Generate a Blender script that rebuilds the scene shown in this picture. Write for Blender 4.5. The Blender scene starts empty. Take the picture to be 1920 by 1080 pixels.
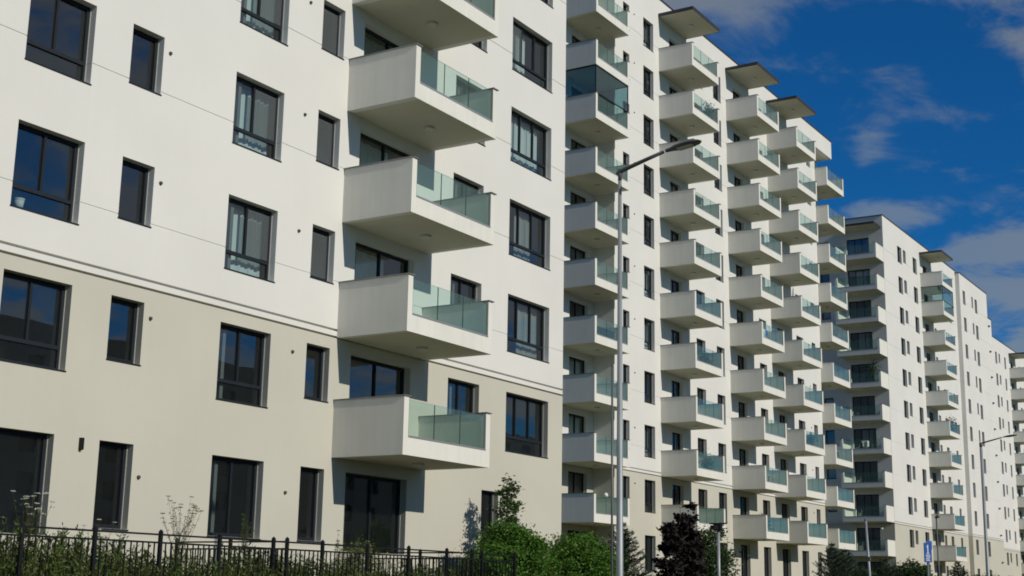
import bpy, math, random
import numpy as np
from mathutils import Vector, Matrix
R = math.radians
S = bpy.context.scene
COL = S.collection
random.seed(7)

# ---------------------------------------------------------------- camera
yaw, pitch, roll = R(57.93), R(12.46), R(1.03)
fw = Vector((math.sin(yaw)*math.cos(pitch), math.cos(yaw)*math.cos(pitch), math.sin(pitch)))
rt = Vector((math.cos(yaw), -math.sin(yaw), 0.0))
up = rt.cross(fw)
r2 = rt*math.cos(roll) + up*math.sin(roll)
u2 = up*math.cos(roll) - rt*math.sin(roll)
cam = bpy.data.cameras.new("camera")
cam.sensor_width = 36; cam.lens = 36*2584/1920
cam.clip_start = 0.1; cam.clip_end = 6000
co = bpy.data.objects.new("camera", cam); COL.objects.link(co)
m = Matrix.Identity(4)
for i in range(3):
    m[i][0] = r2[i]; m[i][1] = u2[i]; m[i][2] = -fw[i]
co.matrix_world = m
S.camera = co

# ---------------------------------------------------------------- sun, sky, exposure
SUN_DIR = Vector((-0.078, -1.0, 0.52)).normalized()
sun = bpy.data.lights.new("sun", 'SUN'); sun.energy = 3.17; sun.angle = R(0.53); sun.color = (1.0, 0.925, 0.80)
so = bpy.data.objects.new("sun", sun); COL.objects.link(so)
so.rotation_euler = SUN_DIR.to_track_quat('Z', 'Y').to_euler()
S.view_settings.view_transform = 'Standard'; S.view_settings.look = 'None'
S.view_settings.exposure = 0.0; S.view_settings.gamma = 1.0
S.view_settings.use_curve_mapping = False
S.render.engine = 'CYCLES'; S.cycles.filter_width = 1.8
S.cycles.max_bounces = 8; S.cycles.diffuse_bounces = 4; S.cycles.glossy_bounces = 4
S.cycles.transparent_max_bounces = 24; S.cycles.caustics_reflective = False; S.cycles.caustics_refractive = False

W = bpy.data.worlds.new("World"); S.world = W; W.use_nodes = True
nt = W.node_tree; N = nt.nodes; L = nt.links; N.clear()
def nd(t, **k):
    n = N.new(t)
    for a, b in k.items(): setattr(n, a, b)
    return n
def mth(op, a, b=None, c=None, clamp=False):
    n = N.new('ShaderNodeMath'); n.operation = op; n.use_clamp = clamp
    for i, v in enumerate((a, b, c)):
        if v is None: continue
        if isinstance(v, (int, float)): n.inputs[i].default_value = v
        else: L.new(v, n.inputs[i])
    return n.outputs[0]
sky = nd('ShaderNodeTexSky', sky_type='NISHITA', sun_disc=False)
sky.sun_elevation = math.asin(SUN_DIR.z); sky.sun_rotation = math.atan2(SUN_DIR.x, SUN_DIR.y)
sky.altitude = 200; sky.air_density = 1.0; sky.dust_density = 0.3; sky.ozone_density = 3.0
gm = nd('ShaderNodeGamma'); gm.inputs[1].default_value = 1.0
L.new(sky.outputs[0], gm.inputs[0])
tint = nd('ShaderNodeMix', data_type='RGBA', blend_type='MULTIPLY'); tint.inputs[0].default_value = 1.0
L.new(gm.outputs[0], tint.inputs[6]); tint.inputs[7].default_value = (0.06, 0.455, 0.84, 1)
tc = nd('ShaderNodeTexCoord')
nrm = nd('ShaderNodeVectorMath', operation='NORMALIZE'); L.new(tc.outputs['Generated'], nrm.inputs[0])
sx = nd('ShaderNodeSeparateXYZ'); L.new(nrm.outputs[0], sx.inputs[0])
X_, Y_, Z_ = sx.outputs
az = mth('ARCTAN2', X_, Y_); el = mth('ARCSINE', Z_)
# fbm for cloud texture, stretched along the horizon
den = mth('ADD', mth('MAXIMUM', Z_, 0.0), 0.16)
cb = nd('ShaderNodeCombineXYZ'); L.new(mth('DIVIDE', X_, den), cb.inputs[0]); L.new(mth('DIVIDE', Y_, den), cb.inputs[1])
n1 = nd('ShaderNodeTexNoise'); n1.inputs['Scale'].default_value = 6.0; n1.inputs['Detail'].default_value = 12; n1.inputs['Roughness'].default_value = 0.62; n1.inputs['Distortion'].default_value = 0.35
L.new(cb.outputs[0], n1.inputs['Vector'])
n2 = nd('ShaderNodeTexNoise'); n2.inputs['Scale'].default_value = 0.75; n2.inputs['Detail'].default_value = 3
L.new(cb.outputs[0], n2.inputs['Vector'])
def blob(a0, e0, sa, se, amp):
    dx = mth('DIVIDE', mth('SUBTRACT', az, R(a0)), R(sa)); dy = mth('DIVIDE', mth('SUBTRACT', el, R(e0)), R(se))
    q = mth('ADD', mth('MULTIPLY', dx, dx), mth('MULTIPLY', dy, dy))
    return mth('MULTIPLY', mth('POWER', 2.718, mth('MULTIPLY', q, -1.0)), amp)
CLOUDS = [  # azimuth from +y towards +x, elevation, half widths (deg), strength: cloud banks in view, the last row outside it
    (66.2, 24.2, 2.6, 1.2, .62), (69.6, 24.4, 1.6, .8, .25), (76.4, 24.3, 4.0, 1.1, .72), (79.2, 21.6, 1.9, .6, .36), (79.9, 20.6, .9, .8, .40),
    (75.2, 20.3, 1.2, .5, .20), (77.4, 18.8, 1.4, .5, .36), (75.3, 19.2, 1.5, .55, .32), (73.3, 18.3, 1.1, .8, .34), (72.8, 17.4, .7, .5, .30), (76.3, 16.6, .8, .5, .2),
    (73.2, 15.2, 2.4, .75, .85), (77.6, 13.7, 2.4, .7, .95), (79.6, 11.9, 3.0, .9, .7), (76.8, 12.6, 2.0, .8, .30), (79.5, 9.9, 3.5, 1.3, .72),
    (121, 23, 7, 3.0, .75), (128, 15, 6, 2.2, .8), (113, 17, 5, 2.5, .65), (133, 26, 5, 3, .6), (141, 19.5, 4, 1.2, .60), (136, 15.5, 3, 1.0, .55), (144, 24, 4, 2, .5)]  # banks outside the view, added to brighten the window reflections
acc = None
for c in CLOUDS:
    b = blob(*c); acc = b if acc is None else mth('ADD', acc, b)
base = mth('ADD', mth('MULTIPLY', mth('SUBTRACT', n2.outputs[0], 0.5), 0.55), mth('MULTIPLY', mth('SUBTRACT', n1.outputs[0], 0.5), 2.3))
# denser cloud added outside the view to neutralise the ambient light
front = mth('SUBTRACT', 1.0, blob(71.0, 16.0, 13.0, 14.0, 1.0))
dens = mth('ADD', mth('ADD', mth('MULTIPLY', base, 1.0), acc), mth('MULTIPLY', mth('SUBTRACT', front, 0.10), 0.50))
mr = nd('ShaderNodeMapRange', interpolation_type='SMOOTHERSTEP'); L.new(dens, mr.inputs[0])
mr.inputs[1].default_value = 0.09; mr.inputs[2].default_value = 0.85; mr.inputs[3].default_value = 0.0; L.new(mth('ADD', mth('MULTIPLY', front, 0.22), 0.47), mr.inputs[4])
cl = nd('ShaderNodeMix', data_type='RGBA'); L.new(mr.outputs[0], cl.inputs[0]); L.new(tint.outputs[2], cl.inputs[6])
cc = nd('ShaderNodeMix', data_type='RGBA'); L.new(front, cc.inputs[0]); cc.inputs[6].default_value = (2.9, 3.3, 3.25, 1); cc.inputs[7].default_value = (3.3, 3.15, 2.65, 1)  # unseen cloud is coloured warmer to take blue out of the ambient
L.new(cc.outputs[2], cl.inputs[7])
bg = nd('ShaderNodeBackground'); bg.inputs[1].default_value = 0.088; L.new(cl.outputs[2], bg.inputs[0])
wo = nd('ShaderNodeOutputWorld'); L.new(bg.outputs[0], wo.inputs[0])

# ---------------------------------------------------------------- materials
def mat(name, col, rough=0.8, metal=0.0, noise=0.0, nscale=3.0, bump=0.0, bscale=60.0, streak=0.0, spec=0.5, var=None):
    M = bpy.data.materials.new(name); M.use_nodes = True
    t = M.node_tree; b = t.nodes['Principled BSDF']
    b.inputs['Base Color'].default_value = (*col, 1); b.inputs['Roughness'].default_value = rough
    b.inputs['Metallic'].default_value = metal; b.inputs['Specular IOR Level'].default_value = spec
    g = t.nodes.new('ShaderNodeNewGeometry')
    if noise or var:
        n = t.nodes.new('ShaderNodeTexNoise'); n.inputs['Scale'].default_value = nscale; n.inputs['Detail'].default_value = 6
        t.links.new(g.outputs['Position'], n.inputs['Vector'])
        fac = n.outputs[0]
        if streak:
            mp = t.nodes.new('ShaderNodeMapping'); mp.inputs['Scale'].default_value = (3.0, 3.0, 0.16)
            t.links.new(g.outputs['Position'], mp.inputs[0])
            s = t.nodes.new('ShaderNodeTexNoise'); s.inputs['Scale'].default_value = 2.2; s.inputs['Detail'].default_value = 5
            t.links.new(mp.outputs[0], s.inputs['Vector'])
            a = t.nodes.new('ShaderNodeMix'); a.data_type = 'FLOAT'; a.inputs[0].default_value = streak
            t.links.new(n.outputs[0], a.inputs[2]); t.links.new(s.outputs[0], a.inputs[3]); fac = a.outputs[0]
        cr = t.nodes.new('ShaderNodeValToRGB')
        lo = tuple(c*(1-noise) for c in col); hi = tuple(min(1, c*(1+noise*.6)) for c in col)
        if var: lo, hi = var
        cr.color_ramp.elements[0].position = 0.32; cr.color_ramp.elements[1].position = 0.68
        cr.color_ramp.elements[0].color = (*lo, 1); cr.color_ramp.elements[1].color = (*hi, 1)
        t.links.new(fac, cr.inputs[0]); t.links.new(cr.outputs[0], b.inputs['Base Color'])
    if bump:
        n = t.nodes.new('ShaderNodeTexNoise'); n.inputs['Scale'].default_value = bscale; n.inputs['Detail'].default_value = 3
        t.links.new(g.outputs['Position'], n.inputs['Vector'])
        bp = t.nodes.new('ShaderNodeBump'); bp.inputs['Strength'].default_value = bump; bp.inputs['Distance'].default_value = 0.02
        t.links.new(n.outputs[0], bp.inputs['Height']); t.links.new(bp.outputs[0], b.inputs['Normal'])
    return M
WHITE = mat('white_render', (.70, .70, .668), .9, noise=.045, nscale=.35, bump=.16, bscale=30, streak=.12)
BEIGE = mat('beige_render', (.545, .532, .458), .9, noise=.05, nscale=.4, bump=.16, bscale=30, streak=.15)
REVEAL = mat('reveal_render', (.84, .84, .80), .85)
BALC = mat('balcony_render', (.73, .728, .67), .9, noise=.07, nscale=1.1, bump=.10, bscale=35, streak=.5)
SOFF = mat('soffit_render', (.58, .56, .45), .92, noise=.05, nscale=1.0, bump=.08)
FRAME = mat('anthracite_frame', (.014, .019, .026), .5, spec=.25)
METAL = mat('dark_sheet_metal', (.028, .03, .033), .5, metal=.0, noise=.15, nscale=4)
CAP = mat('grey_metal_cap', (.26, .26, .26), .45, metal=.6)
ALU = mat('aluminium_profile', (.5, .5, .5), .4, metal=.7)
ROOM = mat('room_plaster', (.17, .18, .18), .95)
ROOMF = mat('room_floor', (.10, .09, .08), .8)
LAMPW = mat('opal_lamp', (.55, .55, .50), .5)
BLACK = mat('black_metal', (.007, .009, .011), .5, spec=.25)
GALV = mat('galvanised_steel', (.30, .33, .35), .5, metal=.25, noise=.12, nscale=2)
GREYP = mat('grey_paint', (.10, .105, .11), .45)
CURT = mat('curtain_cloth', (.62, .68, .68), .95)
CURTD = mat('curtain_cloth_dark', (.30, .31, .30), .95)
SCREEN = mat('screen_fabric', (.13, .14, .14), .9)
VENT = mat('vent_plastic', (.06, .06, .06), .7)
GRASS = mat('grass_ground', (.07, .08, .03), .95, var=((.06, .07, .025), (.17, .16, .07)), nscale=1.5, bump=.4, bscale=20)
ASPH = mat('asphalt', (.05, .05, .052), .9, noise=.2, nscale=6, bump=.3, bscale=120)
PAVE = mat('pavement_concrete', (.24, .235, .22), .9, noise=.15, nscale=3, bump=.15)
PAINT = mat('road_paint', (.7, .7, .68), .7)
def glass(name, tcol, ior, veil=0.0, vcol=(.5, .7, .66)):
    M = bpy.data.materials.new(name); M.use_nodes = True; t = M.node_tree; t.nodes.clear()
    o = t.nodes.new('ShaderNodeOutputMaterial'); tr = t.nodes.new('ShaderNodeBsdfTransparent'); tr.inputs[0].default_value = (*tcol, 1)
    gl = t.nodes.new('ShaderNodeBsdfGlossy'); gl.inputs['Roughness'].default_value = 0.0; gl.inputs[0].default_value = (.95, .98, .98, 1)
    fr = t.nodes.new('ShaderNodeFresnel'); g = t.nodes.new('ShaderNodeNewGeometry')
    io = t.nodes.new('ShaderNodeMix'); io.data_type = 'FLOAT'; io.inputs[2].default_value = ior; io.inputs[3].default_value = 1/ior
    t.links.new(g.outputs['Backfacing'], io.inputs[0]); t.links.new(io.outputs[0], fr.inputs[0])
    n = t.nodes.new('ShaderNodeTexNoise'); n.inputs['Scale'].default_value = .8
    t.links.new(g.outputs['Position'], n.inputs['Vector'])
    bp = t.nodes.new('ShaderNodeBump'); bp.inputs['Strength'].default_value = .12; bp.inputs['Distance'].default_value = .02
    t.links.new(n.outputs[0], bp.inputs['Height']); t.links.new(bp.outputs[0], gl.inputs['Normal'])
    mx = t.nodes.new('ShaderNodeMixShader'); t.links.new(fr.outputs[0], mx.inputs[0])
    body = tr.outputs[0]
    if veil:
        df = t.nodes.new('ShaderNodeBsdfDiffuse'); df.inputs[0].default_value = (*vcol, 1)
        m2 = t.nodes.new('ShaderNodeMixShader'); m2.inputs[0].default_value = veil
        t.links.new(tr.outputs[0], m2.inputs[1]); t.links.new(df.outputs[0], m2.inputs[2]); body = m2.outputs[0]
    t.links.new(body, mx.inputs[1]); t.links.new(gl.outputs[0], mx.inputs[2]); t.links.new(mx.outputs[0], o.inputs[0])
    return M
PANE = glass('window_glass', (.74, .84, .83), 2.25, veil=.012, vcol=(.6, .7, .7))
RAILG = glass('railing_glass', (.83, .925, .90), 1.33, veil=.045, vcol=(.5, .72, .64))
GEDGE = mat('glass_edge', (.10, .20, .17), .3)
GLAZ = glass('glazing_glass', (.66, .80, .82), 1.75, veil=.015)

# ---------------------------------------------------------------- mesh helpers
class MB:
    def __init__(s): s.v = []; s.f = []; s.m = []
    def quad(s, a, b, c, d, mi=0):
        i = len(s.v); s.v += [a, b, c, d]; s.f.append((i, i+1, i+2, i+3)); s.m.append(mi); return s
    def box(s, x0, x1, y0, y1, z0, z1, mi=0):
        i = len(s.v)
        s.v += [(x0, y0, z0), (x1, y0, z0), (x1, y1, z0), (x0, y1, z0), (x0, y0, z1), (x1, y0, z1), (x1, y1, z1), (x0, y1, z1)]
        s.f += [(i, i+3, i+2, i+1), (i+4, i+5, i+6, i+7), (i, i+1, i+5, i+4), (i+1, i+2, i+6, i+5), (i+2, i+3, i+7, i+6), (i+3, i, i+4, i+7)]
        s.m += [mi]*6; return s
    def tube(s, pts, rad, n=8, mi=0, cap=True):
        pts = [Vector(p) for p in pts]; k = len(pts)
        if not hasattr(rad, '__len__'): rad = [rad]*k
        base = len(s.v)
        for j, p in enumerate(pts):
            d = (pts[min(j+1, k-1)] - pts[max(j-1, 0)]).normalized()
            a = d.cross(Vector((0, 0, 1))) if abs(d.z) < .95 else d.cross(Vector((1, 0, 0)))
            a.normalize(); b = d.cross(a)
            for q in range(n):
                t = 2*math.pi*q/n; s.v.append(tuple(p + (a*math.cos(t) + b*math.sin(t))*rad[j]))
        for j in range(k-1):
            for q in range(n):
                s.f.append((base+j*n+q, base+j*n+(q+1) % n, base+(j+1)*n+(q+1) % n, base+(j+1)*n+q)); s.m.append(mi)
        if cap:
            s.f.append(tuple(base+q for q in range(n))[::-1]); s.m.append(mi)
            s.f.append(tuple(base+(k-1)*n+q for q in range(n))); s.m.append(mi)
        return s
    def ball(s, c, r, n=10, k=6, mi=0, sc=(1, 1, 1)):
        pts = []; base = len(s.v)
        for j in range(k+1):
            ph = math.pi*j/k
            for q in range(n):
                t = 2*math.pi*q/n
                s.v.append((c[0]+r*sc[0]*math.sin(ph)*math.cos(t), c[1]+r*sc[1]*math.sin(ph)*math.sin(t), c[2]+r*sc[2]*math.cos(ph)))
        for j in range(k):
            for q in range(n):
                s.f.append((base+j*n+q, base+(j+1)*n+q, base+(j+1)*n+(q+1) % n, base+j*n+(q+1) % n)); s.m.append(mi)
        return s
    def mesh(s, name, mats, smooth=False, bevel=0):
        me = bpy.data.meshes.new(name); me.from_pydata(s.v, [], s.f)
        for mm in (mats if isinstance(mats, (list, tuple)) else [mats]): me.materials.append(mm)
        me.polygons.foreach_set('material_index', s.m)
        if smooth: me.polygons.foreach_set('use_smooth', [True]*len(s.f))
        me.update(); return me
def link(name, me, parent=None, loc=None, rz=0, **k):
    o = bpy.data.objects.new(name, me); COL.objects.link(o)
    if parent is not None: o.parent = parent
    if loc is not None: o.location = loc
    if rz: o.rotation_euler = (0, 0, rz)
    for a, b in k.items(): o[a] = b
    return o
def thing(name, label, cat, loc=(0, 0, 0), rz=0, group=None, me=None):
    o = link(name, me, None, loc, rz); o['label'] = label; o['category'] = cat
    if group: o['group'] = group
    return o
CACHE = {}
def cached(key, fn):
    if key not in CACHE: CACHE[key] = fn()
    return CACHE[key]

# ---------------------------------------------------------------- wall with real openings and recessed joints
def wall_mesh(w, z0, z1, ops, grooves, split, cap_left=None, cap_right=None, reveal=.30):
    """local: x along the wall 0..w, outward is -y, the face lies on y=0; ops = (x0, x1, z0, z1)"""
    b = MB()
    zs = {z0, z1}
    for o in ops: zs |= {o[2], o[3]}
    for g in grooves: zs |= {g[0], g[1]}
    zs |= {s for s in split if z0 < s < z1}
    zs = sorted(z for z in zs if z0 <= z <= z1)
    def gdep(za, zb):
        for g in grooves:
            if za >= g[0]-1e-6 and zb <= g[1]+1e-6: return g[2]
        return 0
    for za, zb in zip(zs, zs[1:]):
        zm = (za+zb)/2; mi = 1 if zm < split[0] else 0
        rows = sorted((o[0], o[1]) for o in ops if o[2] < zm < o[3])
        x = 0; iv = []
        for a, c in rows:
            if a > x+1e-6: iv.append((x, a))
            x = max(x, c)
        if x < w-1e-6: iv.append((x, w))
        d = gdep(za, zb)
        for a, c in iv:
            b.quad((a, d, za), (c, d, za), (c, d, zb), (a, d, zb), mi)
            if d:
                b.quad((a, 0, za), (c, 0, za), (c, d, za), (a, d, za), mi)
                b.quad((a, d, zb), (c, d, zb), (c, 0, zb), (a, 0, zb), mi)
        for a, c in rows:                                   # jambs; the joint turns into the reveal
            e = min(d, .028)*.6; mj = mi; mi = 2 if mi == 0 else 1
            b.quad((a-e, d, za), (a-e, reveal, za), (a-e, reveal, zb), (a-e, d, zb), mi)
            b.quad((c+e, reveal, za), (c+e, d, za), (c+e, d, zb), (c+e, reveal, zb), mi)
            if e:
                for zz in (za, zb):
                    b.quad((c, 0, zz), (c+e, 0, zz), (c+e, reveal, zz), (c, reveal, zz), mi)
            mi = mj
    for o in ops:
        mi = 1 if o[3] < split[0] else 0
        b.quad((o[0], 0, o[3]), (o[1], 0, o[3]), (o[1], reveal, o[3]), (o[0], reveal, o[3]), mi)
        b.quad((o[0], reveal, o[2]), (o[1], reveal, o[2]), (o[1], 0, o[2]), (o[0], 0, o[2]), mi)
    return b

FD = .20   # frame face sits this far behind the wall face
def window(parent, x0, x1, z0, z1, kind, loc, rz=0, curtain=None, screen=None, sill=True):
    """kind = (number of casements, height of fixed lower light)"""
    w, h = x1-x0, z1-z0
    n, low = kind
    key = (round(w, 3), round(h, 3), n, low)
    fo, fi = .055, .05
    def cells():
        out = []
        zt = low if low else 0
        cw = (w-2*fo)/n
        for i in range(n):
            out.append((fo+cw*i+fi*.6, fo+cw*(i+1)-fi*.6, (zt+.05 if low else fo+fi*.6), h-fo-fi*.6))
        if low: out.append((fo, w-fo, fo, low-.03))
        return out
    def fr():
        b = MB(); cs = cells(); y0, y1 = FD, FD+.07
        b.box(0, fo, y0, y1, 0, h); b.box(w-fo, w, y0, y1, 0, h); b.box(fo, w-fo, y0, y1, h-fo, h); b.box(fo, w-fo, y0, y1, 0, fo)
        if low: b.box(fo, w-fo, y0-.012, y1, low-.03, low+.02)
        for (a, c, p, q) in cs[:n]:     # casement rails a little proud of the outer frame
            yy = y0-.010
            lft = a-fi*.6; rgt = c+fi*.6; bt = p-(.03 if low else fi*.6); tp = q+fi*.6
            b.box(lft+.002, a, yy, y1-.01, bt, tp); b.box(c, rgt-.002, yy, y1-.01, bt, tp)
            b.box(a, c, yy, y1-.01, bt, p); b.box(a, c, yy, y1-.01, q, tp)
        return b.mesh('window_frame', FRAME)
    o = link('window', cached(('wf',)+key, fr), parent, loc, rz)
    for (a, c, p, q) in cells():
        me = cached(('pane', round(c-a, 3), round(q-p, 3)), lambda: MB().quad((0, 0, 0), (c-a, 0, 0), (c-a, 0, q-p), (0, 0, q-p)).mesh('pane', PANE))
        link('pane', me, o, (a, FD+.035, p))
    if sill:
        def sl():
            b = MB(); b.box(-.012, w+.02, -.022, FD, -.028, -.004)
            return b.mesh('sill', FRAME)
        link('sill', cached(('sill', round(w, 3)), sl), o, (0, 0, .0))
    link('guide_strip', cached(('gs', round(h, 3)), lambda: MB().box(-.012, -.002, FD-.03, FD-.001, .01, h-.01).mesh('guide_strip', LAMPW)), o, (w, 0, 0))
    if curtain:
        m_, a, c = curtain
        def cur():
            b = MB(); k = int((c-a)*w/.03)+2; p0 = None
            for i in range(k):
                xx = a*w + (c-a)*w*i/(k-1); yy = .46+.022*math.sin(xx*38)+.018*math.sin(xx*17+1)
                p1 = (xx, yy)
                if p0: b.quad((p0[0], p0[1], -.2), (xx, yy, -.2), (xx, yy, h-.1), (p0[0], p0[1], h-.1))
                p0 = p1
            return b.mesh('curtain', m_, smooth=True)
        link('curtain', cached(('cur', round(w, 2), round(h, 2), m_.name, a, c), cur), o)
    if screen:
        a, c = screen
        zz = low+.06 if low else .1
        link('insect_screen', cached(('scr', round(w, 2), round(h, 2), a, c), lambda: MB().quad((a*w+.02, FD-.016, zz), (c*w-.09, FD-.016, zz), (c*w-.09, FD-.016, h-.13), (a*w+.02, FD-.016, h-.13)).mesh('insect_screen', SCREENM)), o)
    return o
SCREENM = glass('screen_mesh', (.55, .58, .58), 1.15, veil=.30, vcol=(.24, .27, .28))

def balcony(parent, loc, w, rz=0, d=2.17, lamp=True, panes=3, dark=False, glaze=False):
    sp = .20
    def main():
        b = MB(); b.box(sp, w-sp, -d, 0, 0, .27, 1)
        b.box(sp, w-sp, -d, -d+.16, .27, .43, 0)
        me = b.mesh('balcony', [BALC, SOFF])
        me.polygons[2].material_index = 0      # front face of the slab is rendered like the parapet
        return me
    o = link('balcony', cached(('bal', round(w, 2), d), main), parent, loc, rz)
    sm = cached(('sp', d), lambda: MB().box(0, sp, -d, 0, 0, 1.41).mesh('side_panel', BALC))
    cp = cached(('cp', d), lambda: MB().box(-.03, sp+.03, -d-.04, 0, 1.412, 1.437).mesh('coping', CAP))
    for x in (0, w-sp):
        link('side_panel', sm, o, (x, 0, 0)); link('coping', cp, o, (x, 0, 0))
    link('rail_shoe', cached(('shoe', round(w, 2)), lambda: MB().box(sp, w-sp, -d-.012, -d+.10, .432, .475).mesh('rail_shoe', ALU)), o)
    gw = (w-2*sp)/panes
    def gpm():
        me = MB().box(.010, gw-.010, -.008, .008, 0, .87).mesh('glass_panel', [RAILG, GEDGE])
        for i in (0, 1, 3, 5): me.polygons[i].material_index = 1
        return me
    gm_ = cached(('gp', round(gw, 3)), gpm)
    for i in range(panes): link('glass_panel', gm_, o, (sp+gw*i, -d+.05, .477))
    if lamp:
        def lm():
            b = MB(); b.tube([(0, 0, 0), (0, 0, -.05), (0, 0, -.07)], [.15, .15, .12], 16); return b.mesh('ceiling_lamp', LAMPW)
        link('ceiling_lamp', cached('clamp', lm), o, (w*.55, -d*.52, -.001))
    if glaze:   # folding glass enclosure up to the slab above
        def gf():
            b = MB(); zt = 3.0-.003
            for z in (1.44, zt-.06): b.box(.05, w-.05, -d+.03, -d+.08, z, z+.055); b.box(.05, .10, -d+.08, 0, z, z+.055); b.box(w-.10, w-.05, -d+.08, 0, z, z+.055)
            b.box(.05, .10, -d+.03, -d+.08, 1.5, zt-.06); b.box(w-.10, w-.05, -d+.03, -d+.08, 1.5, zt-.06)
            return b.mesh('glazing_frame', FRAME)
        link('glazing_frame', cached(('gf', round(w, 2)), gf), o)
        k = 5; gw2 = (w-.2)/k
        for i in range(k):
            link('glazing_pane', cached(('gz', round(gw2, 3)), lambda: MB().box(.003, gw2-.003, -.004, .004, 0, 1.43).mesh('glazing_pane', GLAZ)), o, (.10+gw2*i, -d+.055, 1.497))
        for x in (.075, w-.075):
            link('glazing_pane', cached(('gz2', d), lambda: MB().box(-.004, .004, -d+.09, -.01, 0, 1.43).mesh('glazing_pane', GLAZ)), o, (x, 0, 1.497))
    return o
def canopy(parent, loc, w, rz=0, d=2.25):
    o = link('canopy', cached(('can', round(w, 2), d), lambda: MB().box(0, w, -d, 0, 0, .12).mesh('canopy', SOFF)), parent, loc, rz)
    def fs():
        b = MB(); b.box(-.03, w+.03, -d-.03, -d-.002, -.012, .20); b.box(-.03, -.002, -d-.002, -.0, -.012, .20); b.box(w+.002, w+.03, -d-.002, -.0, -.012, .20); b.box(-.002, w+.002, -d-.002, 0, .122, .19)
        return b.mesh('fascia', METAL)
    link('fascia', cached(('fs', round(w, 2), d), fs), o)
    link('ceiling_lamp', CACHE.get('clamp') or cached('clamp', lambda: MB().tube([(0, 0, 0), (0, 0, -.05), (0, 0, -.07)], [.15, .15, .12], 16).mesh('ceiling_lamp', LAMPW)), o, (w*.55, -d*.52, -.001))
    return o
def vent(parent, loc, rz=0):
    def f():
        b = MB(); b.tube([(0, 0, 0), (0, -.035, 0), (0, -.05, 0)], [.042, .04, .026], 12); return b.mesh('wall_vent', VENT)
    return link('wall_vent', cached('vent', f), parent, loc, rz)
ZG = -.25
def grooves(off, ztop):
    g = [(6.15+off, 6.205+off, .10), (6.33+off, 6.385+off, .10)]
    z = 7.58+off
    while z < ztop-1: g.append((z, z+.024, .014)); z += 3
    return g
def facade(root, x0, x1, Y, z0, z1, off, wins, floors, rng, gz=True, vents=()):
    """wins: list of dict(x0,x1,top,h,kind, ...) repeated per floor; built into one wall part"""
    ops = []; todo = []
    for n in floors:
        for wv in wins:
            if n in wv.get('skip', ()): continue
            a, c = wv['x']; t = wv.get('top', 2.86)+off+3*n; h = wv['h']
            k = wv['kind']; g = wv.get('ground')
            if n == 0 and g: h, k = g
            ops.append((a-x0, c-x0, t-h, t)); todo.append((wv, n, a, c, t-h, t, k))
    wm = wall_mesh(x1-x0, z0, z1, ops, grooves(off, z1) if gz else [], [6.205+off])
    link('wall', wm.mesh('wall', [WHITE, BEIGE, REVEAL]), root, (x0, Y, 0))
    for wv, n, a, c, zb, zt, k in todo:
        cu = wv.get('cur', {}).get(n); sc = wv.get('scr', {}).get(n)
        if cu is None and wv.get('rand', 0) and rng.random() < wv['rand']:
            cu = (CURT if rng.random() < .7 else CURTD, 0 if rng.random() < .5 else .55, 1)
        window(root, a, c, zb, zt, k, (a, Y, zb), curtain=cu, screen=sc, sill=not wv.get('door'))
        vx = wv.get('vent')
    for vx in vents:
        for n in floors:
            vent(root, (vx, Y, (2.2 if n == 0 else 2.555)+off+3*n))
def shell(root, x0, x1, yf, yb, z0, z1, off, depth=3.6, coping=True, left=True, right=True):
    """ends, back, roof, inner floors and room back wall"""
    b = MB(); s = 6.205+off
    for (x, flip, on) in ((x0, 1, left), (x1, 0, right)):
        if not on: continue
        for za, zb, mi in ((z0, s, 1), (s, z1, 0)):
            q = [(x, yb, za), (x, yf, za), (x, yf, zb), (x, yb, zb)]
            if not flip: q = q[::-1]
            b.quad(*q, mi)
    b.quad((x1, yb, z0), (x0, yb, z0), (x0, yb, z1), (x1, yb, z1), 0)
    link('end_wall', b.mesh('end_wall', [WHITE, BEIGE]), root)
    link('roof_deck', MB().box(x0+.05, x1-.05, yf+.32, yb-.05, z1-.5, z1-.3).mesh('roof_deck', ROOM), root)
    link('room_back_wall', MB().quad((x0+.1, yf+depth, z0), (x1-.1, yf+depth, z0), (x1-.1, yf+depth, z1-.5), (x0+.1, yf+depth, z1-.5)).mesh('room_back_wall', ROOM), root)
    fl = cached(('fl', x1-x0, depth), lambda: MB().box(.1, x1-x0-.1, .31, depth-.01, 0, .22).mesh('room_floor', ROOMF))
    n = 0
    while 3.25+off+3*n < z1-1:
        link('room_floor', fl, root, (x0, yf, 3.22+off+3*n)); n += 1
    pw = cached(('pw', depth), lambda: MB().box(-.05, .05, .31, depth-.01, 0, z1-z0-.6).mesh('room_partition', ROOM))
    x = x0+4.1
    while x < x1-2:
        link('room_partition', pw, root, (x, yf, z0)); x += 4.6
    if coping:
        link('roof_coping', MB().box(x0-.06, x1+.06, yf-.06, yf+.34, z1+.002, z1+.07).box(x0-.06, x0+.34, yf+.34, yb, z1+.002, z1+.07).mesh('roof_coping', METAL), root)

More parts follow.
